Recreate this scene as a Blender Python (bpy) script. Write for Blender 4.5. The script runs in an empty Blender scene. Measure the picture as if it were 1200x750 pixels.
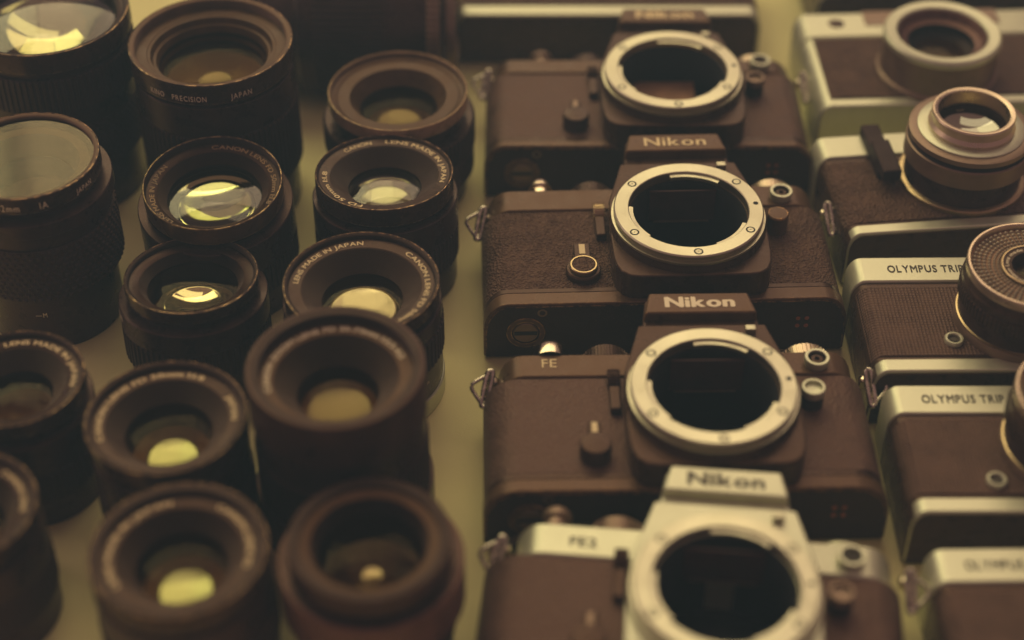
import bpy, bmesh, math, random
from mathutils import Vector, Matrix
random.seed(7)
PI = math.pi
S = 0.001                                   # everything below is written in millimetres
scene = bpy.context.scene
C = scene.collection

# ------------------------------------------------------------------ materials
def nodes(name):
    m = bpy.data.materials.new(name); m.use_nodes = True
    t = m.node_tree; t.nodes.clear()
    out = t.nodes.new('ShaderNodeOutputMaterial')
    return m, t, out
def N(t, kind, **kw):
    n = t.nodes.new(kind)
    for k, v in kw.items():
        if k.startswith('i_'): n.inputs[k[2:].replace('_', ' ')].default_value = v
        else: setattr(n, k, v)
    return n
def rgba(c): return (c[0], c[1], c[2], 1)
def mixc(t, fac, a, b):
    n = t.nodes.new('ShaderNodeMix'); n.data_type = 'RGBA'
    for sock, v in ((n.inputs[0], fac), (n.inputs[6], a), (n.inputs[7], b)):
        if hasattr(v, 'links'): t.links.new(v, sock)
        else: sock.default_value = v if not isinstance(v, tuple) else rgba(v)
    return n.outputs[2]
def ramp(t, src, lo, hi, a=0., b=1.):
    n = t.nodes.new('ShaderNodeMapRange'); t.links.new(src, n.inputs[0])
    n.inputs[1].default_value = lo; n.inputs[2].default_value = hi
    n.inputs[3].default_value = a; n.inputs[4].default_value = b
    return n.outputs[0]
def noise(t, co, scale, detail=4., rough=.55):
    n = N(t, 'ShaderNodeTexNoise', i_Scale=scale, i_Detail=detail, i_Roughness=rough)
    t.links.new(co, n.inputs['Vector']); return n.outputs[0]
def mat(name, base, rough=.5, metal=0., spec=.5, var=.25, rvar=.12, dust=0., dustc=(.30, .25, .17),
        bump=None, bump_d=.0002, wear=0., wearc=(.55, .36, .16), coat=0., scale=130., aniso=0., edge=.985, tint=None):
    m, t, out = nodes(name)
    p = N(t, 'ShaderNodeBsdfPrincipled'); t.links.new(p.outputs[0], out.inputs[0])
    co = N(t, 'ShaderNodeTexCoord').outputs['Object']
    n1 = noise(t, co, scale)
    col = mixc(t, ramp(t, n1, .3, .7), tuple(x*(1-var) for x in base), tuple(x*(1+var) for x in base))
    ro = ramp(t, n1, .3, .7, max(.03, rough-rvar), min(1, rough+rvar))
    me = None
    if dust:
        n2 = noise(t, co, 2600., 2., .6); n3 = noise(t, co, 60., 3.)
        d = N(t, 'ShaderNodeMath', operation='MULTIPLY')
        t.links.new(ramp(t, n2, .62, .70), d.inputs[0]); t.links.new(ramp(t, n3, .40, .65, .1, dust), d.inputs[1])
        col = mixc(t, d.outputs[0], col, dustc)
    if wear:
        bv = N(t, 'ShaderNodeBevel', samples=4, i_Radius=.0009)
        ge = N(t, 'ShaderNodeNewGeometry')
        dp = N(t, 'ShaderNodeVectorMath', operation='DOT_PRODUCT')
        t.links.new(bv.outputs[0], dp.inputs[0]); t.links.new(ge.outputs['Normal'], dp.inputs[1])
        e = ramp(t, dp.outputs['Value'], edge, edge-.10)
        k = N(t, 'ShaderNodeMath', operation='MULTIPLY')
        t.links.new(e, k.inputs[0]); t.links.new(ramp(t, noise(t, co, 420., 4.), .42, .60, .0, wear), k.inputs[1])
        col = mixc(t, k.outputs[0], col, wearc)
        t.links.new(k.outputs[0], p.inputs['Metallic']); me = True
    t.links.new(col, p.inputs['Base Color']); t.links.new(ro, p.inputs['Roughness'])
    if not me: p.inputs['Metallic'].default_value = metal
    p.inputs['Specular IOR Level'].default_value = spec
    if aniso:
        p.inputs['Anisotropic'].default_value = aniso
        tg = N(t, 'ShaderNodeTangent', direction_type='RADIAL', axis='Z'); t.links.new(tg.outputs[0], p.inputs['Tangent'])
    if tint: p.inputs['Specular Tint'].default_value = rgba(tint)
    if coat: p.inputs['Coat Weight'].default_value = coat; p.inputs['Coat Roughness'].default_value = .12
    if bump:
        b = N(t, 'ShaderNodeBump', i_Strength=bump[1], i_Distance=bump_d)
        if bump[0] == 'leather':
            v = N(t, 'ShaderNodeTexVoronoi', i_Scale=bump[2]); t.links.new(co, v.inputs['Vector'])
            nn = noise(t, co, bump[2]*.8, 3.)
            a = N(t, 'ShaderNodeMath', operation='ADD'); t.links.new(v.outputs['Distance'], a.inputs[0]); t.links.new(nn, a.inputs[1])
            h = a.outputs[0]
        elif bump[0] == 'grid':                         # rows of small pits, as embossed leatherette
            v = N(t, 'ShaderNodeTexVoronoi', i_Scale=bump[2], i_Randomness=.12); t.links.new(co, v.inputs['Vector'])
            h = v.outputs['Distance']
        else: h = noise(t, co, bump[2], 4.)
        t.links.new(h, b.inputs['Height']); t.links.new(b.outputs[0], p.inputs['Normal'])
    return m
def glass(name, tint, refl, r0=0., rough=.02, k=1.):
    """coated optical glass: clear and slightly tinted, mirror-like at its surface"""
    m, t, out = nodes(name)
    tr = N(t, 'ShaderNodeBsdfTransparent', i_Color=rgba(tint))
    gl = N(t, 'ShaderNodeBsdfGlossy', i_Color=rgba(refl), i_Roughness=rough)
    lw = N(t, 'ShaderNodeFresnel', i_IOR=1.55)
    f = ramp(t, lw.outputs[0], .0, 1., r0, k)
    mx = N(t, 'ShaderNodeMixShader'); t.links.new(f, mx.inputs[0]); t.links.new(tr.outputs[0], mx.inputs[1]); t.links.new(gl.outputs[0], mx.inputs[2])
    t.links.new(mx.outputs[0], out.inputs[0]); return m
def coated(name, base, refl, r0=.3, rough=.05):
    """the deep rear elements and added glint discs: body colour under a strongly reflecting coating"""
    m, t, out = nodes(name)
    d = N(t, 'ShaderNodeBsdfDiffuse', i_Color=rgba(base))
    gl = N(t, 'ShaderNodeBsdfGlossy', i_Color=rgba(refl), i_Roughness=rough)
    mx = N(t, 'ShaderNodeMixShader', i_Fac=r0); t.links.new(d.outputs[0], mx.inputs[1]); t.links.new(gl.outputs[0], mx.inputs[2])
    t.links.new(mx.outputs[0], out.inputs[0]); return m

M = {}
M['cloth']   = mat('cloth', (.76, .735, .34), .85, var=.09, scale=11., dust=.5, dustc=(.30, .22, .10), bump=('n', .35, 1300.), bump_d=.0003)
M['plastic'] = mat('black_plastic', (.036, .018, .017), .32, dust=.5, bump=('n', .10, 1800.), tint=(1, .56, .40), spec=0.34)
M['matte']   = mat('matte_black', (.030, .020, .020), .60, dust=.3, tint=(1, .56, .40), spec=0.3)
M['satin']   = mat('satin_black', (.050, .032, .022), .40, dust=.35, wear=.9, tint=(1, .56, .40))
M['rimblack']= mat('rim_black', (.036, .020, .015), .27, dust=.5, wear=1., wearc=(.66, .47, .24), tint=(1, .56, .40), spec=0.38)
M['namering']= mat('name_ring_black', (.038, .020, .012), .32, dust=.4, tint=(1, .56, .40), spec=0.26)
M['baffle']  = mat('baffle_black', (.022, .011, .009), .42, spec=.24, tint=(1, .56, .40))
M['tan']     = mat('inner_cone_brown', (.085, .050, .024), .40, tint=(1, .56, .40), spec=0.28)
M['thread']  = mat('thread_black', (.026, .017, .014), .45, tint=(1, .56, .40), spec=0.25)
M['rimdull'] = mat('thread_brown', (.13, .085, .05), .40, tint=(1, .56, .40), spec=0.3)
M['rubber']  = mat('grip_rubber', (.044, .026, .024), .60, dust=.5, tint=(1, .56, .40), spec=0.3)
M['leather'] = mat('black_leatherette', (.102, .062, .040), .40, dust=.3, bump=('leather', 1., 1050.), bump_d=.0009, tint=(1, .56, .40))
M['plain']   = mat('worn_smooth_leatherette', (.098, .060, .044), .46, dust=.2, bump=('leather', .6, 1000.), bump_d=.0004, tint=(1, .56, .40), spec=0.42)
M['grid']    = mat('embossed_leatherette', (.094, .059, .042), .46, dust=.25, bump=('grid', 1., 760.), bump_d=.0009, tint=(1, .56, .40))
M['paint']   = mat('black_paint', (.095, .058, .030), .34, dust=.3, wear=1., wearc=(.62, .38, .15), tint=(1, .56, .40), spec=0.42)
M['paintlow']= mat('black_paint_plain', (.052, .030, .018), .30, dust=.3, tint=(1, .56, .40), spec=0.34)
M['base']    = mat('base_plate_black', (.030, .022, .022), .45, dust=.5, wear=1., wearc=(.62, .36, .14), tint=(1, .56, .40), spec=0.3)
M['chrome']  = mat('satin_chrome', (.58, .60, .43), .42, metal=.6, var=.06, rvar=.06)
M['steel']   = mat('turned_steel', (.55, .54, .39), .40, metal=.9, var=.10, rvar=.10, aniso=.65, bump=('n', .10, 600.))
M['steelbrown'] = mat('aged_steel', (.60, .50, .36), .34, metal=.85, var=.1)
M['bright']  = mat('polished_metal', (.78, .70, .50), .18, metal=1., var=.12)
M['wire']    = mat('wire_metal', (.58, .56, .42), .24, metal=1., var=.3, scale=400.)
M['brass']   = mat('worn_brass', (.50, .40, .22), .34, metal=1., var=.2)
M['brown']   = mat('brown_metal', (.24, .165, .11), .40, metal=.5, var=.15)
M['white']   = mat('white_paint', (.88, .80, .56), .6, var=.05)
M['cream']   = mat('cream_paint', (.85, .72, .40), .6, var=.08)
M['faint']   = mat('faded_paint', (.32, .22, .10), .6, var=.3)
M['orange']  = mat('orange_paint', (.34, .10, .04), .6)
M['ink']     = mat('black_ink', (.07, .055, .035), .6)
M['well']    = mat('mirror_well_black', (.016, .016, .016), .75)
M['screen']  = mat('focusing_screen_frame', (.055, .022, .020), .5, spec=.2)
M['mirror']  = mat('mirror_back', (.014, .014, .014), .5)
M['curtain'] = mat('shutter_curtain', (.34, .19, .10), .55)
M['cell']    = mat('meter_cell_glass', (.24, .19, .11), .24, spec=.9)
M['glass']   = glass('lens_glass', (.92, .86, .70), (1, .86, .58), 0., .02, .24)
M['glasshi'] = glass('lens_glass_bright', (.90, .90, .70), (1., .98, .90), .02, .015, 1.)
M['glassbr'] = glass('lens_glass_amber', (.88, .78, .60), (1, .82, .54), 0., .06, .13)
M['filter']  = glass('filter_glass', (.80, .72, .52), (1, .90, .66), .015, .04, .8)
M['rear']    = coated('rear_element_olive', (.085, .052, .024), (.92, .92, .66), .50)
M['reardim'] = coated('rear_element_dim', (.080, .044, .020), (.85, .72, .36), .07, .10)
M['rearamb'] = coated('rear_element_amber', (.15, .088, .042), (.80, .66, .40), .03, .25)
M['moon']    = coated('glint_lime', (.22, .22, .09), (.62, .80, .52), .42, .12)  # glint tones: reflections put into the colour of added discs
M['moonpale']= coated('glint_pale', (.24, .19, .08), (.84, .88, .74), .30, .05)
M['moondim'] = coated('glint_brown', (.17, .15, .085), (.9, .9, .66), .10, .20)
M['moonbig'] = coated('glint_green_gold', (.12, .10, .03), (.90, .98, .68), .85, .03)
M['goldrim'] = mat('gold_worn_rim', (.080, .05, .028), .30, wear=1., wearc=(.75, .58, .26), scale=60., tint=(1, .56, .40))
M['palerim'] = mat('pale_worn_rim', (.30, .21, .115), .32, var=.3, wear=.9, wearc=(.66, .52, .28), tint=(1, .56, .40))
M['collar']  = mat('collar_brown_black', (.13, .066, .052), .36, dust=.3, tint=(1, .56, .40), spec=0.4)
M['hood']    = mat('hood_brown_black', (.046, .023, .018), .36, dust=.3, tint=(1, .56, .40), spec=0.3)
M['cap']     = mat('cap_black', (.020, .016, .015), .55, spec=.25, tint=(1, .56, .40))

# ------------------------------------------------------------------ mesh helpers
def mk(name, bm, m, parent=None, sharp=38, bevel=0., loc=(0, 0, 0), rot=(0, 0, 0)):
    bmesh.ops.remove_doubles(bm, verts=bm.verts, dist=1e-4)
    bmesh.ops.recalc_face_normals(bm, faces=bm.faces)
    for v in bm.verts: v.co *= S
    me = bpy.data.meshes.new(name); bm.to_mesh(me); bm.free()
    for p in me.polygons: p.use_smooth = True
    me.set_sharp_from_angle(angle=math.radians(sharp))
    me.materials.append(m)
    o = bpy.data.objects.new(name, me); C.objects.link(o)
    o.location = Vector(loc)*S; o.rotation_euler = rot
    if parent: o.parent = parent
    if bevel:
        b = o.modifiers.new('bevel', 'BEVEL'); b.width = bevel*S; b.segments = 3
        b.limit_method = 'ANGLE'; b.angle_limit = math.radians(35); b.harden_normals = True
    return o
def thing(name, label, cat, loc, rz=0., group=None, tilt=0.):
    o = bpy.data.objects.new(name, None); C.objects.link(o)
    o.empty_display_size = .02
    o.location = Vector(loc)*S; o.rotation_euler = (math.radians(tilt), 0, math.radians(rz))
    o['label'] = label; o['category'] = cat
    if group: o['group'] = group
    return o
def loop_faces(bm, a, b):
    n = len(a)
    for i in range(n):
        j = (i+1) % n
        try: bm.faces.new((a[i], a[j], b[j], b[i]))
        except ValueError: pass
def lathe(prof, n=112, close=False, bm=None, cx=0., cy=0.):
    bm = bm or bmesh.new()
    rows = []
    for r, z in prof:
        if r < 1e-6: rows.append([bm.verts.new((cx, cy, z))])
        else: rows.append([bm.verts.new((cx+r*math.cos(2*PI*i/n), cy+r*math.sin(2*PI*i/n), z)) for i in range(n)])
    pairs = list(zip(rows, rows[1:]))
    if close: pairs.append((rows[-1], rows[0]))
    for a, b in pairs:
        if len(a) == 1 and len(b) == 1: continue
        if len(a) == 1:
            for i in range(n): bm.faces.new((a[0], b[i], b[(i+1) % n]))
        elif len(b) == 1:
            for i in range(n): bm.faces.new((a[i], a[(i+1) % n], b[0]))
        else: loop_faces(bm, a, b)
    return bm
def ribs(r, z0, z1, n, depth, duty=.6, ch=.5, bm=None, rin=None):
    """a knurled ring: n ribs standing depth proud round a cylinder"""
    bm = bm or bmesh.new(); rows = []
    rin = rin or r-2.5
    def ring(z, rr, d):
        out = []
        for i in range(n):
            for k, f in ((0., 0.), (.12, 1.), (duty-.12, 1.), (duty, 0.)):
                a = 2*PI*(i+k)/n; q = rr-d+d*f
                out.append(bm.verts.new((q*math.cos(a), q*math.sin(a), z)))
        return out
    rows = [ring(z0, rin, 0), ring(z0, r-depth, 0), ring(z0+ch, r, depth), ring(z1-ch, r, depth), ring(z1, r-depth, 0), ring(z1, rin, 0)]
    for a, b in zip(rows, rows[1:]): loop_faces(bm, a, b)
    return bm
def dots(r, z0, z1, n, rows_n, depth):
    """a grip of small square studs in staggered rows"""
    bm = bmesh.new()
    lathe([(r-2, z0), (r-depth, z0), (r-depth, z1), (r-2, z1)], 96, bm=bm)
    hz = (z1-z0)/rows_n
    for k in range(rows_n):
        za, zb = z0+hz*(k+.16), z0+hz*(k+.84)
        for i in range(n):
            a0 = 2*PI*(i+.15+.5*(k % 2))/n; a1 = a0+2*PI*.7/n; am = .5*(a0+a1); dm = (a1-a0)*.28; zm = .28*(zb-za)
            q = [bm.verts.new(((r-depth)*math.cos(a), (r-depth)*math.sin(a), z)) for a, z in ((a0, za), (a1, za), (a1, zb), (a0, zb))]
            p = [bm.verts.new((r*math.cos(a), r*math.sin(a), z)) for a, z in ((a0+dm, za+zm), (a1-dm, za+zm), (a1-dm, zb-zm), (a0+dm, zb-zm))]
            loop_faces(bm, q, p); bm.faces.new(p)
    return bm
def prism(out, z0, z1, shrink=0., bm=None, axis='z'):
    """extrude an outline; axis 'y' reads the outline as (x, z) and extrudes along y"""
    bm = bm or bmesh.new()
    def P(p, h): return (p[0], p[1], h) if axis == 'z' else (p[0], h, p[1])
    cx = sum(p[0] for p in out)/len(out); cy = sum(p[1] for p in out)/len(out)
    a = [bm.verts.new(P(p, z0)) for p in out]
    b = [bm.verts.new(P((cx+(p[0]-cx)*(1-shrink), cy+(p[1]-cy)*(1-shrink)), z1)) for p in out]
    loop_faces(bm, a, b); bm.faces.new(a[::-1]); bm.faces.new(b)
    return bm
def box(x0, x1, y0, y1, z0, z1, bm=None):
    return prism([(x0, y0), (x1, y0), (x1, y1), (x0, y1)], z0, z1, bm=bm)
def star(out, r, z0, z1, n=96, cx=0., cy=0.):
    """a plate of the given outline with a round hole of radius r at (cx, cy)"""
    bm = bmesh.new()
    ang = [2*PI*i/n for i in range(n)]+[math.atan2(p[1]-cy, p[0]-cx) % (2*PI) for p in out]
    ang = sorted(ang); a2 = [ang[0]]
    for a in ang[1:]:
        if a-a2[-1] > 1e-4: a2.append(a)
    def hit(a):
        d = (math.cos(a), math.sin(a)); best = None
        for i in range(len(out)):
            (x0, y0), (x1, y1) = out[i], out[(i+1) % len(out)]
            ex, ey = x1-x0, y1-y0; den = d[0]*ey-d[1]*ex
            if abs(den) < 1e-9: continue
            t = ((x0-cx)*ey-(y0-cy)*ex)/den; u = ((x0-cx)*d[1]-(y0-cy)*d[0])/den
            if t > 0 and -1e-6 <= u <= 1+1e-6 and (best is None or t > best): best = t
        return (cx+d[0]*best, cy+d[1]*best)
    o = [hit(a) for a in a2]; i_ = [(cx+r*math.cos(a), cy+r*math.sin(a)) for a in a2]
    L = [[bm.verts.new((p[0], p[1], z)) for p in q] for q, z in ((o, z0), (o, z1), (i_, z1), (i_, z0))]
    for k in range(4): loop_faces(bm, L[k], L[(k+1) % 4])
    return bm
def tube(pts, r, n=10, closed=True, bm=None):
    bm = bm or bmesh.new(); pts = [Vector(p) for p in pts]; m = len(pts); rows = []
    for i, p in enumerate(pts):
        a = pts[(i-1) % m] if closed or i else p; b = pts[(i+1) % m] if closed or i < m-1 else p
        t = (b-a).normalized(); u = t.cross(Vector((.31, .87, .38))).normalized(); v = t.cross(u)
        rows.append([bm.verts.new(p+u*r*math.cos(2*PI*k/n)+v*r*math.sin(2*PI*k/n)) for k in range(n)])
    for i in range(m if closed else m-1):
        loop_faces(bm, rows[i], rows[(i+1) % m])
    if not closed: bm.faces.new(rows[0][::-1]); bm.faces.new(rows[-1])
    return bm
def smooth_path(pts, k=6):
    """a closed path with rounded corners"""
    pts = [Vector(p) for p in pts]; out = []; m = len(pts)
    for i in range(m):
        a, b, c = pts[i-1], pts[i], pts[(i+1) % m]
        p = b+(a-b)*.28; q = b+(c-b)*.28
        for j in range(k):
            t = j/(k-1); out.append((p*(1-t)+b*t)*(1-t)+(b*(1-t)+q*t)*t)
    return out

_chars = {}
def glyph(ch, fat):
    key = (ch, fat)
    if key not in _chars:
        cu = bpy.data.curves.new('glyph', 'FONT'); cu.body = ch; cu.size = 1.; cu.extrude = .02; cu.resolution_u = 4
        o = bpy.data.objects.new('glyph', cu); C.objects.link(o)
        dg = bpy.context.evaluated_depsgraph_get()
        me = bpy.data.meshes.new_from_object(o.evaluated_get(dg))
        vs = [v.co.copy() for v in me.vertices]; fs = [tuple(p.vertices) for p in me.polygons]
        bpy.data.objects.remove(o); bpy.data.curves.remove(cu); bpy.data.meshes.remove(me)
        x0 = min(v.x for v in vs); x1 = max(v.x for v in vs)
        _chars[key] = ([Vector((v.x-x0, v.y, v.z)) for v in vs], fs, x1-x0)
    return _chars[key]
def set_text(bm, text, size, fn, fat=.0, gap=.11, sx=1., space=.30):
    """letters of the text laid along x; fn(x, y, z) carries each point to its place"""
    x = 0.; put = []
    for ch in text:
        if ch == ' ': x += space; continue
        vs, fs, w = glyph(ch, 0); put.append((vs, fs, x)); x += w+gap
    W = x-gap
    if fat:
        d = fat; offs = [(dx, dy, .004*k) for k, (dx, dy) in enumerate(((0, 0), (d, 0), (-d, 0), (0, d*.6), (0, -d*.6), (d*.7, d*.45), (-d*.7, d*.45), (d*.7, -d*.45), (-d*.7, -d*.45)))]
    else: offs = [(0, 0, 0)]
    for vs, fs, x0 in [(a, b, c) for a, b, c in put]:
      for ox, oy, oz in offs:
        nv = [bm.verts.new(fn((v.x+x0+ox)*size*sx, (v.y+oy)*size, v.z*size+oz, W*size*sx)) for v in vs]
        for f in fs:
            try: bm.faces.new([nv[i] for i in f])
            except ValueError: pass
    return W*size*sx
def ring_text(bm, text, r, z, a0, size, a1=None, slope=0., **kw):
    """lettering set clockwise on a flat ring, letter tops outward, from angle a0 (to a1 when given)"""
    def fn(x, y, zz, W):
        k = x/W if W else 0
        a = math.radians(a0)-(math.radians(a0-a1)*k if a1 is not None else x/r)
        rr = r+y-.36*size
        return (rr*math.cos(a), rr*math.sin(a), z+zz+slope*(rr-r))
    set_text(bm, text, size, fn, **kw)
def side_text(bm, text, r, z, a0, size, **kw):
    """lettering round the outside wall of a barrel, upright, starting at angle a0 and reading counter-clockwise"""
    def fn(x, y, zz, W):
        a = math.radians(a0)+x/r
        return ((r+zz)*math.cos(a), (r+zz)*math.sin(a), z+y)
    set_text(bm, text, size, fn, **kw)
def flat_text(bm, text, x0, y0, z, size, center=False, **kw):
    def fn(x, y, zz, W): return (x0+x-(W/2 if center else 0), y0+y, z+zz)
    set_text(bm, text, size, fn, **kw)

# ------------------------------------------------------------------ camera
F_PX, PITCH, CAM_H = 2100., math.radians(42), 457.
cd = bpy.data.cameras.new('camera'); cam = bpy.data.objects.new('camera', cd); C.objects.link(cam)
cam.location = (0, 0, CAM_H*S); cam.rotation_euler = (PI/2-PITCH, 0, 0)
cd.sensor_width = 36.; cd.lens = 36.*F_PX/1200.; cd.clip_start = .02; cd.clip_end = 50.
cd.dof.use_dof = True; cd.dof.focus_distance = .656; cd.dof.aperture_fstop = 3.6
scene.camera = cam

# ------------------------------------------------------------------ light: a stall open to the sky at the back
w = bpy.data.worlds.new('World'); scene.world = w; w.use_nodes = True
w.node_tree.nodes['Background'].inputs[0].default_value = (1., .42, .41, 1)
w.node_tree.nodes['Background'].inputs[1].default_value = .24
def lamp(name, loc, target, sx, sy, power, col):
    l = bpy.data.lights.new(name, 'AREA'); l.shape = 'RECTANGLE'; l.size = sx; l.size_y = sy; l.energy = power; l.color = col
    o = bpy.data.objects.new(name, l); C.objects.link(o); o.location = loc
    o.rotation_euler = (Vector(target)-Vector(loc)).to_track_quat('-Z', 'Y').to_euler()
    return o
T = (.0, .50, .03)
# light from the open back, split into three lamps tinted apart to vary reflections
for dx, p, c in ((-.80, 7.0, (1., .74, .46)), (0., 9.5, (1., .80, .44)), (.80, 10.5, (.97, .84, .44))):
    o = lamp('back_opening_light', (-.25, 1.85, 1.35), T, .785, 1.25, p, c)
    o.location = Vector(o.location)+o.rotation_euler.to_matrix() @ Vector((dx, 0, 0))
lamp('overhead_fill', (.10, 1.10, 1.65), T, 1.5, .45, 3.4, (1., .80, .50))  # added overhead fill for softer diffuse light, no known lamp
lamp('side_light', (-1.3, .75, .7), T, .5, .9, 2.6, (1., .66, .52))  # added lamp for pinkish glints on the left of the metal rings
scene.view_settings.view_transform = 'Standard'; scene.view_settings.look = 'None'
scene.view_settings.exposure = .12; scene.view_settings.gamma = 1.

# ------------------------------------------------------------------ the table
bm = bmesh.new(); nx = 60
g = [[bm.verts.new((-1200+2400*i/nx, -300+2000*j/nx, 0)) for i in range(nx+1)] for j in range(nx+1)]
for j in range(nx):
    for i in range(nx): bm.faces.new((g[j][i], g[j][i+1], g[j+1][i+1], g[j+1][i]))
tb = mk('table_surface', bm, M['cloth']); tb['kind'] = 'structure'
tb['label'] = 'plain khaki cloth covered table under the lenses and cameras'

# thin teal volume added to lift the blacks, standing in for a faded grade
bm = prism([(-1300, -400), (1300, -400), (1300, 1720), (-1300, 1720)], -1000, 700)
hm, ht, ho = nodes('added_haze_volume')
pv = N(ht, 'ShaderNodeVolumePrincipled', i_Density=.20); pv.inputs['Color'].default_value = (.36, .72, 1., 1)
ht.links.new(pv.outputs[0], ho.inputs['Volume'])
hz = mk('added_haze', bm, hm); hz['kind'] = 'stuff'

# ------------------------------------------------------------------ lenses
LG = 'loose camera lenses standing on the cloth'
def lens(label, x, y, R, zt, tilt=0., rz=0., segs=(), rim_h=6., rim='rimblack', lip=.65, ring=(.94, .76), ring_d=2.2, ring_m='namering',
         glass_r=.52, glass_d=9.5, sag=2.6, gm='glass', rm='rear', rear_d=9., bowl=.55, bowl_r=.9, texts=(), tsize=2.6, side=(), grooves=14, fat=.012,
         flt=None, tcol='cream', moon=None, bmat='baffle'):
    t = thing('camera_lens', label, 'lens', (x, y, 0), rz, LG, tilt)
    z = 0.; prof = [(0, .05)]; k = 0
    body = []
    for kind, r, h, m in segs:
        if kind in ('ribs', 'dots'):
            r = R*r
            body += [(r-1.2, z), (r-1.2, z+h)]
            if kind == 'ribs': mk('grip_ring', ribs(r, z+.2, z+h-.2, int(r*2.6), .7), M[m], t, sharp=25)
            else: mk('grip_ring', dots(r, z+.2, z+h-.2, int(r*2.2), max(2, int(h/2.2)), .6), M[m], t, sharp=25)
        elif m != 'plastic':
            r = R*r
            body += [(r-1.2, z), (r-1.2, z+h)]
            mk('mount_ring' if z < 1 else 'trim_ring', lathe([(r-2, z+.05), (r-.4, z+.05), (r, z+.4), (r, z+h-.4), (r-.4, z+h-.05), (r-2, z+h-.05)]), M[m], t)
        else:
            r = R*r
            body += [(r-.35, z), (r, z+.35), (r, z+h-.35), (r-.35, z+h)]
        z += h
    zr = zt-rim_h
    body += [(R-2., z), (R-2., zr+1.)]
    mk('barrel', lathe([(0, .05), (body[0][0], .05)]+body), M['plastic'], t)
    ri = R*ring[0]
    # front rim with a rolled lip and a filter thread inside
    rp = [(R-2.4, zr), (R-.5, zr), (R, zr+.5), (R, zt-.45), (R-.15, zt-.12), (R-.4, zt), (R-lip+.2, zt), (R-lip, zt-.25)]
    thp = [(R-lip, zt-.2), (ri+.3, zt-.45)]; zz = zt-.5
    while zz > zt-ring_d+.2: thp += [(ri+.25, zz), (ri+.0, zz-.2), (ri+.25, zz-.4)]; zz -= .45
    thp += [(ri, zt-ring_d-.4)]
    mk('front_rim', lathe(rp), M[rim], t)
    mk('filter_thread', lathe(thp), M['thread' if bmat == 'baffle' else 'rimdull'], t)
    rr = R*ring[1]; zn = zt-ring_d
    nr = mk('name_ring', lathe([(ri+.2, zn-.3), (ri-.1, zn), (rr+.25, zn-.5), (rr, zn-.75)]), M[ring_m], t)
    sl = .5/(ri-rr-.3)
    if texts:
        bm = bmesh.new(); rm_ = .5*(ri+rr)
        for tx in texts:
            ring_text(bm, tx[0], rm_, zn-.25+.05, tx[1], tsize, tx[2] if len(tx) > 2 else None, slope=sl, fat=fat)
        mk('lettering', bm, M[tcol], nr)
    if side:
        for tx, r_, z_, a_, s_ in side:
            bm = bmesh.new(); side_text(bm, tx, R*r_+.03, z_, a_, s_, sx=.74, gap=.2)
            mk('barrel_lettering', bm, M['white'], t)
    rg = R*glass_r; zg = zt-glass_d
    bp = []
    for i in range(grooves+1):
        f = i/grooves; r0 = rr+(rg-rr)*f; h0 = zn-.75+(zg-zn+.75)*f
        bp += [(r0, h0)]
        if i < grooves: bp += [(r0+(rg-rr)/grooves*.55, h0+(zg-zn+.75)/grooves*.05)]
    bp += [(rg, zg-.3)]
    mk('baffle', lathe(bp), M[bmat], t, sharp=20)
    nn = 14
    fe = mk('front_element', lathe([(rg*math.sin(math.acos(0))*0 + rg*i/nn, zg-.5+sag*(1-(i/nn)**2)) for i in range(nn+1)]), M[gm], t, sharp=80)
    # tube behind the glass, a stop ring and the concave rear element
    rb = rg*bowl_r; zb = zg-rear_d; dep = rb*bowl
    mk('inner_tube', lathe([(rg-.05, zg-.6), (rg-.3, zg-2.), (rb+.6, zg-3), (rb+.2, zb)]), M['baffle'], t)
    mk('rear_element', lathe([(rb*i/nn, zb-dep*(1-(i/nn)**2)) for i in range(nn+1)]+[(rb+.4, zb+.1)]), M[rm], t, sharp=80)
    if moon:  # added disc, shaped and tinted to draw the bright reflection in the glass
        mr_, md, mm = moon[:3]; cv = moon[3] if len(moon) > 3 else .11
        mk('glint_disc', lathe([(mr_*k/10, zt-md-cv*mr_*(1-(k/10)**2)) for k in range(11)]+[(mr_+.25, zt-md-.3)]), M[mm], t, sharp=80)
    if flt:
        fr = R*flt[0]; mk('filter_glass', lathe([(0, zt-flt[1]), (fr*.6, zt-flt[1]), (fr, zt-flt[1])]), M['filter'], t, sharp=80)
    return t

# back row
lens('large dark lens in the back left corner whose wide glass shows bright streaks', -182.9, 600.1, 33.2, 80, rim_h=9, ring=(.93, .86), glass_r=.84, glass_d=5, sag=6,
     gm='glasshi', rm='rear', rear_d=6, bowl=.40, bowl_r=.97, segs=[('plain', .92, 22, 'plastic'), ('dots', .98, 22, 'rubber'), ('plain', .96, 8, 'plastic'), ('ribs', 1.0, 16, 'rubber')])
lens('tall zoom lens with brown inner rings and small words round its outer wall', -116.4, 586, 31.6, 75, rim_h=9, ring=(.92, .78), ring_d=4, ring_m='tan', bmat='tan', grooves=2,
     glass_r=.66, glass_d=10, sag=4, gm='glassbr', rm='rearamb', rear_d=8, bowl=.35, moon=(6.5, 19, 'moondim'), segs=[('plain', .93, 20, 'plastic'), ('ribs', 1.0, 30, 'rubber'), ('plain', .98, 14, 'plastic')],
     side=[('KINO', 1.0, 67.8, 231, 3.3), ('PRECISION', 1.0, 67.8, 249, 3.3), ('JAPAN', 1.0, 67.8, 290, 3.3)])
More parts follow.
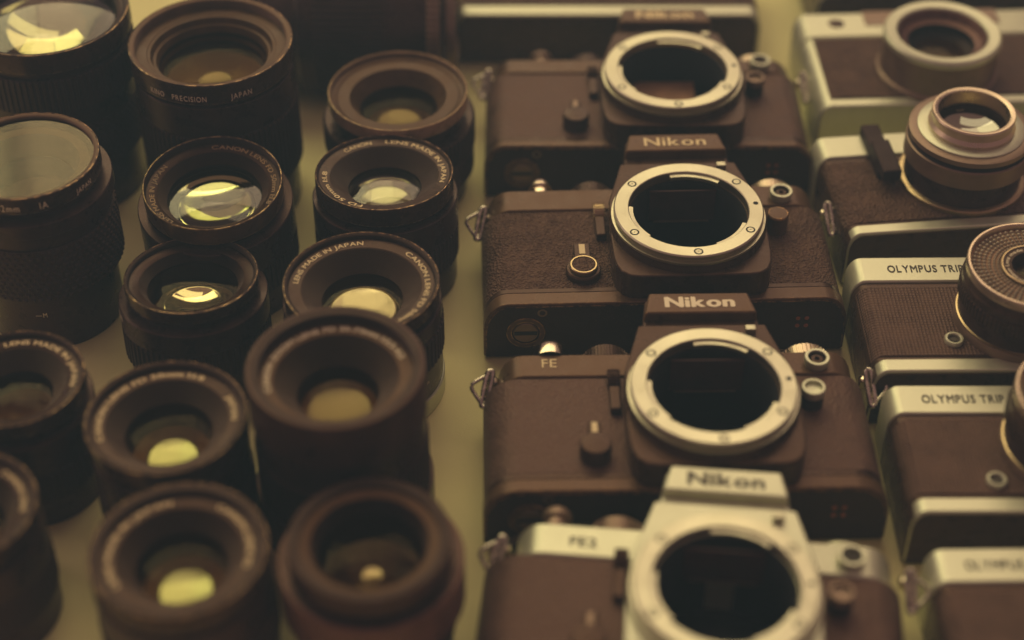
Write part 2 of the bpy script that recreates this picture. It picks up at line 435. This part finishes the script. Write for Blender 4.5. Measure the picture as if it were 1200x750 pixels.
lens('tall ribbed lens with a flat filter marked 52mm 1A over its front', -174.3, 516.1, 26.3, 72, rim_h=7, ring=(.92, .84), ring_d=3.2, glass_r=.6, glass_d=12, gm='glassbr', rm='rearamb', grooves=1, bmat='tan',
     segs=[('plain', .95, 26, 'plastic'), ('dots', 1.10, 24, 'rubber'), ('plain', 1.06, 6, 'plastic'), ('plain', 1.12, 6, 'plastic')], flt=(.925, 1.6),
     side=[('52mm', 1.0, 66.6, 258, 4.), ('1A', 1.0, 66.6, 291, 4.), ('JAPAN', 1.0, 66.6, 322, 3.), ('—M', .95, 16, 268, 3.)])
lens('lens with a thin gold shining rim and a large bright green gold glass', -110.8, 531, 25.8, 52, tilt=5, rim='goldrim', rim_h=8, lip=.7, ring=(.96, .80), ring_d=3., glass_r=.68, glass_d=7.5, sag=3.0,
     rm='rear', rear_d=5, bowl=.30, bowl_r=.98, gm='glasshi', moon=(14.5, 12.2, 'moonbig'), segs=[('plain', 1.08, 14, 'plastic'), ('ribs', 1.12, 14, 'rubber'), ('plain', 1.12, 14, 'plastic')], texts=[('CANON LENS FD 50mm 1:1.8', 98, -22), ('LENS MADE IN JAPAN', 235, 148)], tcol='faint', fat=.02)
lens('lens with a pale worn rim and a plain tan cone inside, at the back', -45.5, 591.3, 27.8, 48, rim='palerim', rim_h=6, ring=(.95, .86), ring_d=2.0, ring_m='tan', bmat='tan', glass_r=.56, glass_d=9, rm='rearamb', grooves=1, gm='glassbr', moon=(9., 15.5, 'moondim'),
     segs=[('plain', .96, 12, 'plastic'), ('plain', 1.08, 12, 'plastic'), ('ribs', 1.10, 12, 'rubber')])
lens('lens with glittering clear glass and yellow maker words, behind the sharpest lettered lens', -48.1, 534.8, 26.0, 48, tilt=-4, rz=0, rim_h=8, ring=(.95, .78), ring_d=1.2, glass_r=.53, glass_d=7.5, sag=3.2, rm='rear', rear_d=4, bowl=.42, gm='glasshi', moon=(9.5, 12.8, 'moonpale'),
     segs=[('plain', 1.02, 12, 'plastic'), ('ribs', 1.06, 14, 'rubber'), ('plain', 1.06, 12, 'plastic')], texts=[('CANON', 136, 106), ('LENS MADE IN JAPAN', 92, -14), ('FD 50mm 1:1.8', 252, 176)])
lens('black lens with a chrome mount ring and LENS MADE IN JAPAN in sharp focus', -52.5, 472.4, 27.3, 50, rim_h=6, ring=(.935, .765), ring_d=2., glass_r=.52, glass_d=9., rm='reardim', rear_d=6, bowl=.35, grooves=18, moon=(11.6, 12.6, 'moonpale'),
     segs=[('plain', 1.03, 8, 'chrome'), ('plain', 1.01, 13, 'plastic'), ('ribs', 1.04, 14, 'rubber'), ('plain', 1.02, 7, 'plastic')], texts=[('LENS MADE IN JAPAN', 177, 92), ('CANON LENS FD 50mm 1:1.8', 50, -75)],
     side=[('n', 1.01, 15, -35, 3.)])
lens('small lens with a plain ring and one golden crescent low in its glass', -113.9, 479.5, 23.7, 44, tilt=-5, rim_h=5, ring=(.93, .78), ring_d=2., glass_r=.68, glass_d=6, sag=2.5, rm='reardim', rear_d=9, bowl=.4, bowl_r=.92, moon=(11., 12.5, 'moonbig', .27),
     segs=[('plain', 1.05, 14, 'plastic'), ('ribs', 1.12, 13, 'rubber'), ('plain', 1.12, 9, 'plastic')], side=[('51681', 1.12, 31.5, 196, 3.)])
lens('lens cut off by the left edge with LENS MADE IN JAPAN on its ring', -164.2, 426.1, 23.1, 48, rim_h=6, ring=(.93, .74), ring_d=2., glass_r=.5, glass_d=8.5, rm='rearamb', rear_d=7,
     segs=[('plain', 1.04, 12, 'plastic'), ('ribs', 1.08, 12, 'rubber'), ('plain', 1.06, 14, 'plastic')], texts=[('LENS MADE IN JAPAN', 112, -5), ('CANON LENS', 190, 130)])
lens('lens with a lime half moon in its glass, behind the front left lens', -111.0, 406.2, 26.0, 50, rim_h=7, ring=(.92, .75), ring_d=2.2, glass_r=.54, glass_d=8.5, rm='rearamb', rear_d=9, bowl=.25, gm='glassbr', moon=(8.2, 18.4, 'moon'),
     segs=[('plain', .98, 12, 'plastic'), ('ribs', 1.0, 14, 'rubber'), ('plain', .98, 14, 'plastic')], texts=[('CANON LENS FD 50mm 1:1.8', 205, 64), ('JAPAN', 32, 2)], tcol='cream', fat=.02)
lens('zoom lens with a deep wide hood and bright blurred lettering far inside', -55.7, 410.6, 28.5, 68, rim_h=18, lip=1.6, ring=(.86, .70), ring_d=4.2, ring_m='tan', tcol='white', moon=(11.2, 19.5, 'moondim'), glass_r=.46, glass_d=13, rm='rearamb', rear_d=5, sag=4, gm='glassbr', rim='hood',
     segs=[('plain', 1.04, 18, 'plastic'), ('ribs', 1.0, 20, 'rubber'), ('plain', .97, 12, 'plastic')], texts=[('CANON ZOOM LENS FD 35-70mm 1:3.5-4.5', 200, 22)], fat=.03)
lens('lens almost wholly out of the frame at the lower left edge', -168.3, 367.4, 23.4, 50, rim_h=7, ring=(.9, .72), rm='rearamb', texts=[('CANON LENS', 60, 0)], segs=[('plain', .98, 12, 'plastic'), ('ribs', 1.02, 14, 'rubber'), ('plain', 1.0, 14, 'plastic')])
lens('front lens with JAPAN at the top of its ring and a lime half moon inside', -98.8, 349.0, 26.6, 52, rim_h=8, ring=(.88, .70), ring_d=2.5, glass_r=.52, glass_d=9, fat=.02, rm='rearamb', rear_d=9, bowl=.25, gm='glassbr', moon=(8.2, 18.9, 'moon'),
     segs=[('plain', .98, 14, 'plastic'), ('ribs', 1.02, 14, 'rubber'), ('plain', 1.0, 14, 'plastic')], texts=[('LENS MADE IN JAPAN', 218, 104), ('CANON LENS FD', 64, -14)])
lens('front lens with no lettering, a brown outer collar and an almost black interior', -42.5, 353.1, 24.6, 52, rim_h=8, ring=(.86, .72), ring_d=1.6, glass_r=.66, glass_d=8, rm='reardim', rear_d=10, sag=3, rim='hood', ring_m='tan', moon=(3., 17, 'moonpale'), gm='glassbr',
     segs=[('plain', .98, 12, 'plastic'), ('ribs', 1.02, 14, 'rubber'), ('plain', 1.15, 17, 'collar')])

# ------------------------------------------------------------------ reflex cameras lying on their backs
SG = 'reflex camera bodies lying face up without lenses'
UL, UR, WF = -77., 57., 26.
def section(u0, u1, f, lo=1.2, rl=True, rr=True, rx=9., rz=13.):
    """outline (u, w) of the body: flat front at w = f, rounded front corners"""
    p = [(u0, lo)]
    if rl:
        p += [(u0, f-rz)]+[(u0+rx-rx*math.cos(a), f-rz+rz*math.sin(a)) for a in (k*PI/2/6 for k in range(1, 6))]+[(u0+rx, f)]
    else: p += [(u0, f)]
    if rr:
        p += [(u1-rx, f)]+[(u1-rx+rx*math.sin(a), f-rz+rz*math.cos(a)) for a in (k*PI/2/6 for k in range(1, 6))]+[(u1, f-rz)]
    else: p += [(u1, f)]
    return p+[(u1, lo)]
def ydisc(prof, x, y, z, n=40):
    """a small turned piece whose axis is the body's up direction (+y)"""
    bm = lathe(prof, n)
    bmesh.ops.rotate(bm, verts=bm.verts, matrix=Matrix.Rotation(-PI/2, 3, 'X'))
    bmesh.ops.translate(bm, verts=bm.verts, vec=(x, y, z)); return bm
def strap_ring(parent, side, x, y, z, turn=0.):
    lug = mk('strap_lug', ydisc([(0, -1.6), (2., -1.6), (2.4, -1), (2.4, 1), (2., 1.6), (0, 1.6)], 0, 0, 0, 20), M['bright'], parent, loc=(x, y, z))
    s = side
    path = smooth_path([(s*-.4, 2.2, 3.6), (s*8.4, -3., 2.2), (s*3.2, -9.6, -2.6)], 6)
    bm = tube(path, .75)
    tube(smooth_path([(s*-.4, 2.0, 4.2), (s*1.8, 1.8, 4.3), (s*4.4, -9.2, -2.2), (s*2.4, -9.6, -2.4)], 5), 1.0, bm=bm)
    mk('split_ring', bm, M['wire'], lug, rot=(0, 0, math.radians(turn)))
def slr(label, x, y, rz, finish='black', plate=True, bold=.035, name_c='cream', lever='sharp', sock2='knob', well='screen', engr=None, top=35.3, bottom=-32., button='chrome', lettering='Nikon', left=0., insert='cream', skin='leather', lt=22.3, pv=0., inset=2.5, rx=9.):
    t = thing('reflex_camera', label, 'camera', (x, y, 0), rz, SG)
    pt = M['paint'] if finish == 'black' else M['chrome']
    ul = UL+left
    lb = -22.6
    # leather on either side of the mirror box
    mk('leather_panel', prism(section(ul+.3, -23.9, WF-.1, rr=False, rx=rx), lb, lt, axis='y'), M[skin], t, bevel=.3)
    mk('leather_panel', prism(section(23.9, UR-.3, WF-.1, rl=False), lb, lt, axis='y'), M[skin], t, bevel=.3)
    # bottom plate with a thin step under the leather
    mk('body_trim', prism(section(ul+.1, UR-.1, WF+.1, rx=rx), lb-2.6, lb+.02, axis='y'), M['paintlow'], t, bevel=.4)
    bp = mk('bottom_plate', prism(section(ul, UR, WF+.5, rx=rx), bottom, lb-2.7, axis='y'), M['paint'], t, bevel=.7)
    mk('base_cover', prism(section(ul+.8, UR-.8, WF-.5, rx=rx), bottom-.25, bottom+.4, axis='y'), M['base'], bp, bevel=.2)
    face = bottom-.27
    mk('battery_cover', ydisc([(0, -.3), (4.3, -.3), (4.6, 0), (4.6, .4)], 0, 0, 0), M['brown'], bp, loc=(-61.5, face, 13))
    mk('cover_rim', ydisc([(5.2, .3), (5.2, -.25), (7.1, -.25), (7.4, .3)], -61.5, face, 13), M['paint'], bp)
    mk('cover_slot', box(-4.2, 4.2, -.5, .2, -.8, .8), M['well'], bp, loc=(-61.5, face, 13))
    mk('screw', ydisc([(1.1, .2), (1.1, -.2), (1.8, -.2), (1.8, .2)], -55.5, face, 22.6), M['brown'], bp)
    bm = bmesh.new()
    for a, b in ((38.6, 13.4), (41.8, 13.4), (38.6, 17.), (41.8, 17.)):
        c = ydisc([(0, -.25), (.7, -.25), (.95, .1)], a, face, b, 16); me = bpy.data.meshes.new('c'); c.to_mesh(me); c.free(); bm.from_mesh(me); bpy.data.meshes.remove(me)
    mk('motor_contacts', bm, M['orange'], bp)
    # top plate
    tp = mk('top_plate', prism(section(ul+inset, UR-3, WF+.6), lt+.1, top, axis='y'), pt, t, bevel=1.)
    # mirror box apron, prism and name plate
    ap = [(-22.2, 37.), (22.2, 37.), (28.4, 14), (29.3, -6), (29., -18), (28.2, -23.5), (26.6, -27.2), (23.8, -29.4), (20, -30), (-20, -30), (-23.8, -29.4), (-26.6, -27.2), (-28.2, -23.5), (-29., -18), (-29.3, -6), (-28.4, 14)]
    pa = M['paintlow'] if finish == 'black' else M['chrome']
    mk('mirror_box', star(ap, 21.8, 1.4, 37.2), pa, t, bevel=1.4)
    pr = mk('prism_housing', prism([(-21.4, 33.5), (21.4, 33.5), (18.8, 53.8+pv), (-18.8, 53.8+pv)], 3, 35.4), pa, t, bevel=1.2)
    npl = mk('name_plate', prism([(-20.7, 42.2+pv), (20.7, 42.2+pv), (18.4, 53.4+pv), (-18.4, 53.4+pv)], 31.5, 39.2, .05), pt if finish == 'black' else M['chrome'], pr, bevel=.9)
    if plate:
        bm = bmesh.new(); flat_text(bm, lettering, 0, 45.4+pv, 39.22, 7.5, center=True, fat=bold, sx=1.25, gap=.13)
        mk('lettering', bm, M[name_c], npl)
    # lens mount: dark collar, chrome skirt, bayonet ring with tabs, screws, locating hole
    mk('mount_collar', lathe([(21.9, 36), (29.2, 36), (29.2, 38.2), (28.5, 39.6), (28.5, 40.4), (21.9, 40.4)]), M['paintlow'] if finish == 'black' else M['chrome'], t)
    mr = mk('lens_mount', lathe([(22.2, 39), (22.2, 43.7), (22.5, 44), (27.3, 44), (27.8, 43.5), (27.8, 42.2), (27.2, 41.8), (27.2, 41.4), (28.6, 41.2), (28.6, 40.2), (26., 40.2)], 160), M['steel'], t)
    for a0, a1 in ((52, 103), (172, 222), (293, 338)):
        bm = bmesh.new(); n = 14; rows = []
        for k in range(n+1):
            a = math.radians(a0+(a1-a0)*k/n); c, s_ = math.cos(a), math.sin(a)
            rows.append([bm.verts.new((r*c, r*s_, z)) for r, z in ((22.4, 43.1), (20.6, 42.9), (20.6, 41.4), (22.4, 41.4))])
        for p, q in zip(rows, rows[1:]): loop_faces(bm, p, q)
        bm.faces.new(rows[0]); bm.faces.new(rows[-1])
        mk('bayonet_tab', bm, M['steel'], mr)
    for a in (38, 142, 212, 328, 272):
        q = (25.*math.cos(math.radians(a)), 25.*math.sin(math.radians(a)))
        sc = mk('screw', lathe([(1.2, 43.98), (1.15, 44.05), (.3, 44.06), (.25, 44.), (0, 44.)], 20), M['steel'], mr, loc=(q[0], q[1], 0))
        mk('screw_recess', lathe([(1.75, 44.02), (1.2, 44.04)], 20), M['well'], mr, loc=(q[0], q[1], 0))
    mk('locating_hole', lathe([(0, 44.06), (.95, 44.06), (1., 44.)], 20), M['well'], mr, loc=(25.2, 2.2, 0))
    # the mirror well
    wl = mk('mirror_well', lathe([(21.9, 40.3), (21.4, 38), (21.4, 6), (0, 6)], 64), M['well'], t)
    if well == 'screen':
        fs = mk('focusing_screen', box(-12.6, 12.6, 16.4, 17.2, 25, 39.2), M['screen'], t)
        mk('screen_edge', box(-10.5, 10.5, 16.0, 16.5, 24.6, 25.1), M['brown'], fs)
        bm = bmesh.new(); q = [(-16.5, -15, 27), (16.5, -15, 27), (16.5, 15.5, 8), (-16.5, 15.5, 8)]
        a = [bm.verts.new(p) for p in q]; b = [bm.verts.new((p[0], p[1]-.7, p[2]-1)) for p in q]
        loop_faces(bm, a, b); bm.faces.new(a); bm.faces.new(b[::-1]); mk('reflex_mirror', bm, M['mirror'], t)
    else:
        mk('shutter_curtain', box(-15, 11, -13, 18, 6.2, 25), M['curtain'], t)
    # front controls
    tn = M['cream'] if False else None
    tw = 40., 27.
    pc = mk('sync_socket', lathe([(3.1, 29), (3.1, 29.4), (3.3, 29.6), (4.2, 29.6), (4.5, 29.2), (4.5, 28.6), (4.2, 28.4), (4.2, 26)], 40), M['chrome'], t, loc=(40, 28. if finish == 'black' else 27.2, 0))
    mk('socket_core', lathe([(3.2, 27.4), (2.2, 27.4), (2.0, 28.6), (1., 28.7), (.9, 27.5), (0, 27.5)], 32), M['paintlow' if finish == 'black' else 'ink'], pc)
    if sock2 == 'knob':
        k2 = mk('release_knob', lathe([(4.1, 25.5), (4.1, 33.6), (3.7, 34.1), (0, 34.3)], 40), M['paint'], t, loc=(35.5, 8.5, 0))
    else:
        k2 = mk('release_knob', lathe([(3.9, 25.5), (3.9, 31.6)], 40), M['matte'], t, loc=(35.5, 8.5, 0))
        mk('knob_ring', lathe([(4.1, 31.2), (4.1, 33.8), (3.8, 34.1), (3.1, 34.1), (2.9, 33.8), (2.7, 32.6), (0, 32.4)], 40), M['chrome' if sock2 == 'ring' else 'brown'], k2)
    sf = thing  # (self timer below)
    if lever == 'sharp':
        kn = mk('self_timer', lathe([(6.6, 25.5), (6.6, 28), (6.1, 28.6), (5.3, 28.7)], 48), M['paintlow'], t, loc=(-39.5, -14.5, 0))
        mk('timer_rim', lathe([(5.2, 28.4), (5.2, 30.2), (4.9, 30.5), (4.4, 30.5), (4.3, 30.2)], 48), M['brass'], kn)
        mk('timer_face', lathe([(4.4, 30.25), (0, 30.3)], 48), M['leather'], kn)
        lv = mk('timer_lever', box(-3., 3., 4.5, 13.5, 26., 29.4), M['paintlow'], kn, bevel=.5)
        mk('lever_insert', box(-1.1, 1.1, 7., 12.5, 29.3, 29.6), M['cream'], lv)
    else:
        kn = mk('self_timer', lathe([(5.4, 25.5), (5.4, 31), (4.8, 32), (0, 32.4)], 48), M['paintlow'], t, loc=(-39.5, -14.5, 0))
        lv = mk('timer_lever', box(-2.2, 2.2, 3, 11., 26., 31), M['paintlow'], kn, bevel=.6)
        mk('lever_insert', box(-1.0, 1.0, 4., 10., 30.9, 31.5), M[insert], lv, bevel=.2)
    bmk = ribs(4.2, -2.2, 2.2, 22, .4)
    bmesh.ops.rotate(bmk, verts=bmk.verts, matrix=Matrix.Rotation(PI/2, 3, 'Y'))
    mk('preview_button', bmk, M['brass' if lever == 'sharp' else 'paintlow'], t, loc=(-31.5, 20, 26.5), sharp=25)
    mk('preview_lever', box(-33.5, -29.5, 4, 15.5, 25.8, 29), M['paintlow'], t, bevel=.8)
    # controls on the top, seen over its edge
    bmn = {'chrome': 'bright', 'brown': 'brown', 'worn': 'bright'}[button]
    mk('shutter_button', ydisc([(4.4, 0), (4.4, 2.6), (3.6, 3.2), (3.6, 4.8), (4.8, 5.4), (4.8, 7.6), (4.2, 8.6), (0, 8.7)] if button != 'worn' else [(6.8, 0), (6.9, 4.4), (5.8, 7.), (3.6, 8.4), (0, 8.8)], -53, top-.3, 21.5, 40), M[bmn], t)
    d = ribs(9., 0, 6.2, 44, .5); bmesh.ops.rotate(d, verts=d.verts, matrix=Matrix.Rotation(-PI/2, 3, 'X'))
    sd = mk('shutter_dial', d, M['paintlow' if finish == 'black' else 'brown'], t, loc=(-33, top-.2, 17), sharp=25)
    mk('dial_top', ydisc([(8.2, 6.), (7.6, 6.6), (0, 6.7)], 0, 0, 0, 40), M['paintlow'], sd)
    wv = [(-70, 12), (-62, 19), (-58, 19), (-57, 15), (-66, 8)]
    mk('wind_lever', prism([(a, b) for a, b in wv], top+.2, top+3.4, axis='y'), M['matte'], t, bevel=.5)
    rk = ribs(9.4, .6, 6.0 if finish == 'black' else 2.6, 40, .6); bmesh.ops.rotate(rk, verts=rk.verts, matrix=Matrix.Rotation(-PI/2, 3, 'X'))
    mk('rewind_knob', rk, M['steelbrown' if finish == 'black' else 'chrome'], t, loc=(38, top-.2, 16.2), sharp=25)
    mk('release_pin', box(14.5, 18.2, 31, 33.6, 37., 40), M['steel'], t, bevel=.4, rot=(0, 0, 0))
    strap_ring(t, -1, ul+2.2+(inset-2.5)*.55, 29., 17.5)
    strap_ring(t, 1, UR+1.2, 28., 17, -10)
    return t, tp

slr('blurred black reflex body farthest back, its name plate in shade', 65.5, 612.2, 0, lever='soft', sock2='brown', well='curtain', button='brown', insert='brown', top=32.5, bottom=-29.5, skin='plain')
slr('sharp black reflex body with a leathered self timer disc and thin yellow name', 65.4, 520.5, 2., lever='sharp', sock2='knob', bold=.012)
c3, tp3 = slr('black reflex body with bold cream name and a worn engraving on its top plate', 66.9, 427., 1., lever='soft', sock2='ring', bold=.045, name_c='white', button='worn', left=0., inset=5.5, rx=12., insert='cream', bottom=-31., skin='plain', top=34., pv=-1.5)
bm = bmesh.new(); flat_text(bm, 'FE', -56, 27.2, WF+.63, 6., fat=.0); 
mk('engraving', bm, M['cream'], tp3)
c4, tp4 = slr('silver reflex body with cream chrome top and prism, nearest to the front', 63.5, 342.3, -5.5, finish='chrome', lever='soft', sock2='brown', name_c='ink', button='brown', insert='brown', top=34., lt=20.8, left=2., inset=9.5, rx=14., skin='plain', pv=-2.)
bm = bmesh.new(); flat_text(bm, 'FE2', -48, 25.2, WF+.63, 5.2, fat=.02, sx=1.15); mk('engraving', bm, M['ink'], tp4)

# ------------------------------------------------------------------ compact cameras along the right side
CG = 'compact cameras lying face up in the right hand row'
def compact(label, x, y, rz, H=61., W=118., plate=(14., 16.5), strip=6.5, text=None, tx=11., grid='grid', frame=False, corner=5., wf=26., knob=None):
    """x, y is the lower left front corner of the body"""
    t = thing('compact_camera', label, 'camera', (x, y, 0), rz, CG)
    def sec(a, b, f): return [(p[0]-UL+a if p[0] < 0 else p[0]-UR+b, p[1]*f/WF) for p in section(UL, UR, WF, rx=corner, rz=corner*1.5)]
    if frame:
        mk('body_shell', prism(sec(0, W, wf-.5), 0, H-plate[0], axis='y'), M['chrome'], t, bevel=1.2)
        mk('leather_panel', box(5, W-5, 5.2, H-plate[0]-1.5, wf-3, wf+.3), M[grid], t, bevel=.4)
        tp = mk('top_plate', prism(sec(0, W, wf), H-plate[0]+.1, H, axis='y'), M['chrome'], t, bevel=1.2)
    else:
        mk('leather_panel', prism(sec(.4, W-.4, wf-.3), strip+1.5, H-plate[1], axis='y'), M[grid], t, bevel=.4)
        mk('body_trim', prism(sec(.2, W-.2, wf-.8), .5, H-.8, axis='y'), M['paintlow'], t, bevel=.4)
        mk('bottom_plate', prism(sec(.6, W-.6, wf), strip*.0+.0, strip, axis='y'), M['chrome'], t, bevel=.9)
        mk('bottom_cover', prism(sec(1.4, W-1.4, wf-1.2), -.5, .3, axis='y'), M['paintlow'], t, bevel=.2)
        tp = mk('top_plate', prism(sec(0, W, wf+.3), H-plate[0], H, axis='y'), M['chrome'], t, bevel=1.)
    if text:
        bm = bmesh.new(); flat_text(bm, text, tx, H-plate[0]*.5-2., wf+.34, 5.5, fat=.022, sx=.69, gap=.17)
        mk('lettering', bm, M['ink'], tp)
    if knob:
        mk('sync_socket', lathe([(2.2, wf-1), (2.2, wf+1.), (2.5, wf+1.3), (3.1, wf+1.3), (3.4, wf+.9), (3.4, wf-1)], 32), M['chrome'], t, loc=(knob[0], knob[1], 0))
        mk('socket_core', lathe([(2.3, wf+.2), (1.2, wf+.2), (1., wf+.6), (0, wf+.6)], 24), M['ink'], t, loc=(knob[0], knob[1], 0))
    return t, tp
def trip_lens(t, cx, cy):
    l = mk('lens_base', lathe([(20, 25), (24., 25), (24., 28.2), (23.5, 29.2), (20, 29.2)]), M['brown'], t, loc=(cx, cy, 0))
    mk('base_edge', lathe([(23.3, 29.1), (23.6, 29.8), (23.0, 30.0)]), M['brass'], l)
    mk('zone_ring', lathe([(23.0, 29), (23.0, 36.4), (22, 36.8)]), M['plastic'], l)
    mk('focus_ring', ribs(24.2, 36.8, 42.6, 90, .5), M['paintlow'], l, sharp=25)
    mk('front_barrel', lathe([(22, 42), (23.6, 43), (23.6, 45.5), (23.2, 46), (23., 50.5)]), M['paintlow'], l)
    mk('front_rim', lathe([(23.1, 48.6), (23.1, 51.6), (22.8, 52), (22.1, 52), (21.8, 51.6), (21.6, 49.4)]), M['steelbrown'], l)
    # selenium cell window: rows of small domes round the glass
    bm = lathe([(21.7, 49.6), (11., 49.9)])
    mk('meter_base', bm, M['curtain'], l)
    bm = bmesh.new()
    for rr, n in ((20.3, 58), (18.6, 58), (16.9, 58), (15.2, 58), (13.5, 58), (12.1, 58)):
        for i in range(n):
            a = 2*PI*(i+.5*(n % 2 == 1))/n; p = (rr*math.cos(a), rr*math.sin(a))
            ring = lathe([(1.0*(rr/20)**.8, 49.7), (.78*(rr/20)**.8, 50.2), (.4*(rr/20)**.8, 50.5), (0, 50.6)], 10, bm=bm, cx=p[0], cy=p[1])
    mk('meter_window', bm, M['cell'], l, sharp=60)
    nr = mk('name_ring', lathe([(11.3, 49.5), (11.3, 50.8), (11., 51.1), (10.5, 51.1), (10.4, 50.8), (8.2, 50.6), (8.0, 50.9), (7.7, 50.9), (7.5, 50.)]), M['paintlow'], l)
    mk('ring_edge', lathe([(11.35, 50.6), (11.35, 51.), (11.1, 51.25), (10.7, 51.25), (10.5, 51.)]), M['brass'], nr)
    bm = bmesh.new(); ring_text(bm, 'Lens made in Japan', 9.35, 50.78, 178, 1.9, 40, fat=.01); ring_text(bm, '1:2.8 f=40mm', 9.35, 50.78, 265, 1.9, 186, fat=.01)
    mk('lettering', bm, M['white'], nr)
    mk('baffle', lathe([(7.6, 50.4), (5.5, 47.5)]), M['baffle'], l)
    mk('front_element', lathe([(5.6*i/8, 47.2+1.2*(1-(i/8)**2)) for i in range(9)]), M['glass'], l)
    mk('rear_element', lathe([(5.6*i/8, 43-2*(1-(i/8)**2)) for i in range(9)]+[(5.7, 47)]), M['rearamb'], l)

d3, tp3b = compact('silver compact camera with gridded leather and a round ribbed meter window', 126., 452., .7, H=61.5, text='OLYMPUS TRIP 35', tx=13.9, knob=(31, 15.5))
trip_lens(d3, 57.2, 26.5)
d4, tp4b = compact('silver compact camera with legible name and its lens cut by the right edge', 128.3, 386.5, 0, H=58.5, text='OLYMPUS TRIP 35', tx=12, knob=(30, 13.5))
trip_lens(d4, 58, 28.)
d5, tp5b = compact('silver compact camera at the lower right corner, its name cut and blurred', 131., 312., .8, H=59., text='OLYMPUS TRIP 35', tx=11)
trip_lens(d5, 60, 28.)
# second in the row: black lever, adapter-like silver lens barrel
d2, tp2 = compact('compact camera with a black lever and a stepped silver lens barrel', 127.5, 527.0, 6., H=62., strip=5.5, grid='leather')
mk('lever', box(20, 27.5, 33, 62.5, 25, 31), M['matte'], d2, bevel=.8)
mk('lever_tip', box(20, 27.5, 27, 48, 29, 34), M['matte'], d2, bevel=.8)
lb = mk('lens_base', lathe([(19, 25), (24.6, 25), (24.6, 27.5), (23.8, 28), (19, 28)]), M['brass'], d2, loc=(52.8, 30.5, 0))
mk('lens_barrel', lathe([(22.6, 27.5), (22.6, 37), (23.4, 38)]), M['plastic'], lb)
mk('scale_band', lathe([(23.2, 37.6), (24., 38), (24., 45.4), (23.4, 45.8)]), M['brown'], lb)
mk('gap_ring', lathe([(23, 45.6), (22.4, 46), (22.4, 47.4), (23, 47.8)]), M['matte'], lb)
mk('flange', lathe([(22.8, 47.4), (23.6, 48), (23.6, 50), (22.6, 50.4), (20.4, 50.4)]), M['brown'], lb)
mk('flange_face', lathe([(20.5, 49.6), (20.4, 50.8), (20., 51.1), (16, 51.1)]), M['chrome'], lb)
mk('front_collar', lathe([(16.4, 50.8), (16.6, 52.5), (15.6, 54), (15.9, 57.4), (15.5, 58), (14.2, 58), (13.6, 57.6), (13.4, 48)]), M['steelbrown'], lb)
mk('baffle', lathe([(13.2, 52), (11.6, 49), (11.6, 47)]), M['baffle'], lb)
mk('rear_element', lathe([(11.6*i/10, 48.6-3*(1-(i/10)**2)) for i in range(11)]), M['moonpale'], lb, sharp=80)
bm = bmesh.new(); ring_text(bm, '1:2.8', 12.2, 49.9, 100, 1.8)
mk('lettering', bm, M['cream'], lb)
# first in the row: chrome frame round the leather, short wide lens
d1, tp1 = compact('compact camera with a cream metal frame and a short wide dark lens', 128., 611.5, 2.5, H=70., plate=(19., 20.), frame=True, grid='leather')
mk('finder_window', lathe([(0, 26.2), (3.2, 26.2), (3.6, 26.)], 32), M['paintlow'], d1, loc=(17.5, 61.5, 0))
mk('plate_step', box(30, 90, 59, 70.5, 20, 26.4), M['brown'], d1, bevel=.6)
lb = mk('lens_base', lathe([(20, 25), (25.4, 25), (25.4, 27), (24.2, 28), (24.2, 41), (24.4, 42)]), M['brown'], d1, loc=(53.5, 24.5, 0))
mk('front_ring', lathe([(24.2, 41.5), (24.6, 42.2), (24.4, 44), (23.4, 45), (19.4, 44.6), (18.4, 43.6)]), M['chrome'], lb)
mk('inner_ring', lathe([(18.6, 44), (17.4, 42.4), (16.8, 40.4), (14, 39.5)]), M['collar'], lb)
mk('baffle', lathe([(14.5, 39.6), (14., 36), (11, 34)]), M['cap'], lb)
mk('front_element', lathe([(11.2*i/10, 34.+1.6*(1-(i/10)**2)) for i in range(11)]), M['glass'], lb, sharp=80)
mk('rear_element', lathe([(11.4*i/10, 29.-2*(1-(i/10)**2)) for i in range(11)]+[(11.4, 34)]), M['rearamb'], lb, sharp=80)
# ------------------------------------------------------------------ what peeks in along the top edge
d0, tp0 = compact('dark camera body beyond the cream framed one, only its lower edge showing', 137., 698., 1., H=60., strip=6, grid='leather')
c0, tpc = compact('silver camera body behind the black reflex row, showing only its cream bottom strip', -26., 681., 0, H=60., W=137., strip=8., grid='leather')
tl = thing('camera_lens', 'long black lens lying on its side behind the pale rimmed lens', 'lens', (-24, 668, 31), 0, LG)
def xl(bm): bmesh.ops.rotate(bm, verts=bm.verts, matrix=Matrix.Rotation(-PI/2, 3, 'Y')); return bm
mk('barrel', xl(lathe([(0, 4), (26, 4), (29, 6), (29, 22), (30.5, 24), (30.5, 66), (28, 68), (28, 86), (26, 90), (0, 90)])), M['plastic'], tl)
mk('grip_ring', xl(ribs(31, 6.5, 12, 70, .8)), M['brown'], tl, sharp=25)
mk('grip_ring', xl(ribs(31.4, 30, 60, 70, .8)), M['rubber'], tl, sharp=25)
mk('rear_mount', xl(lathe([(24, 4.2), (24, 0), (20, 0), (20, 4.2)])), M['brown'], tl)
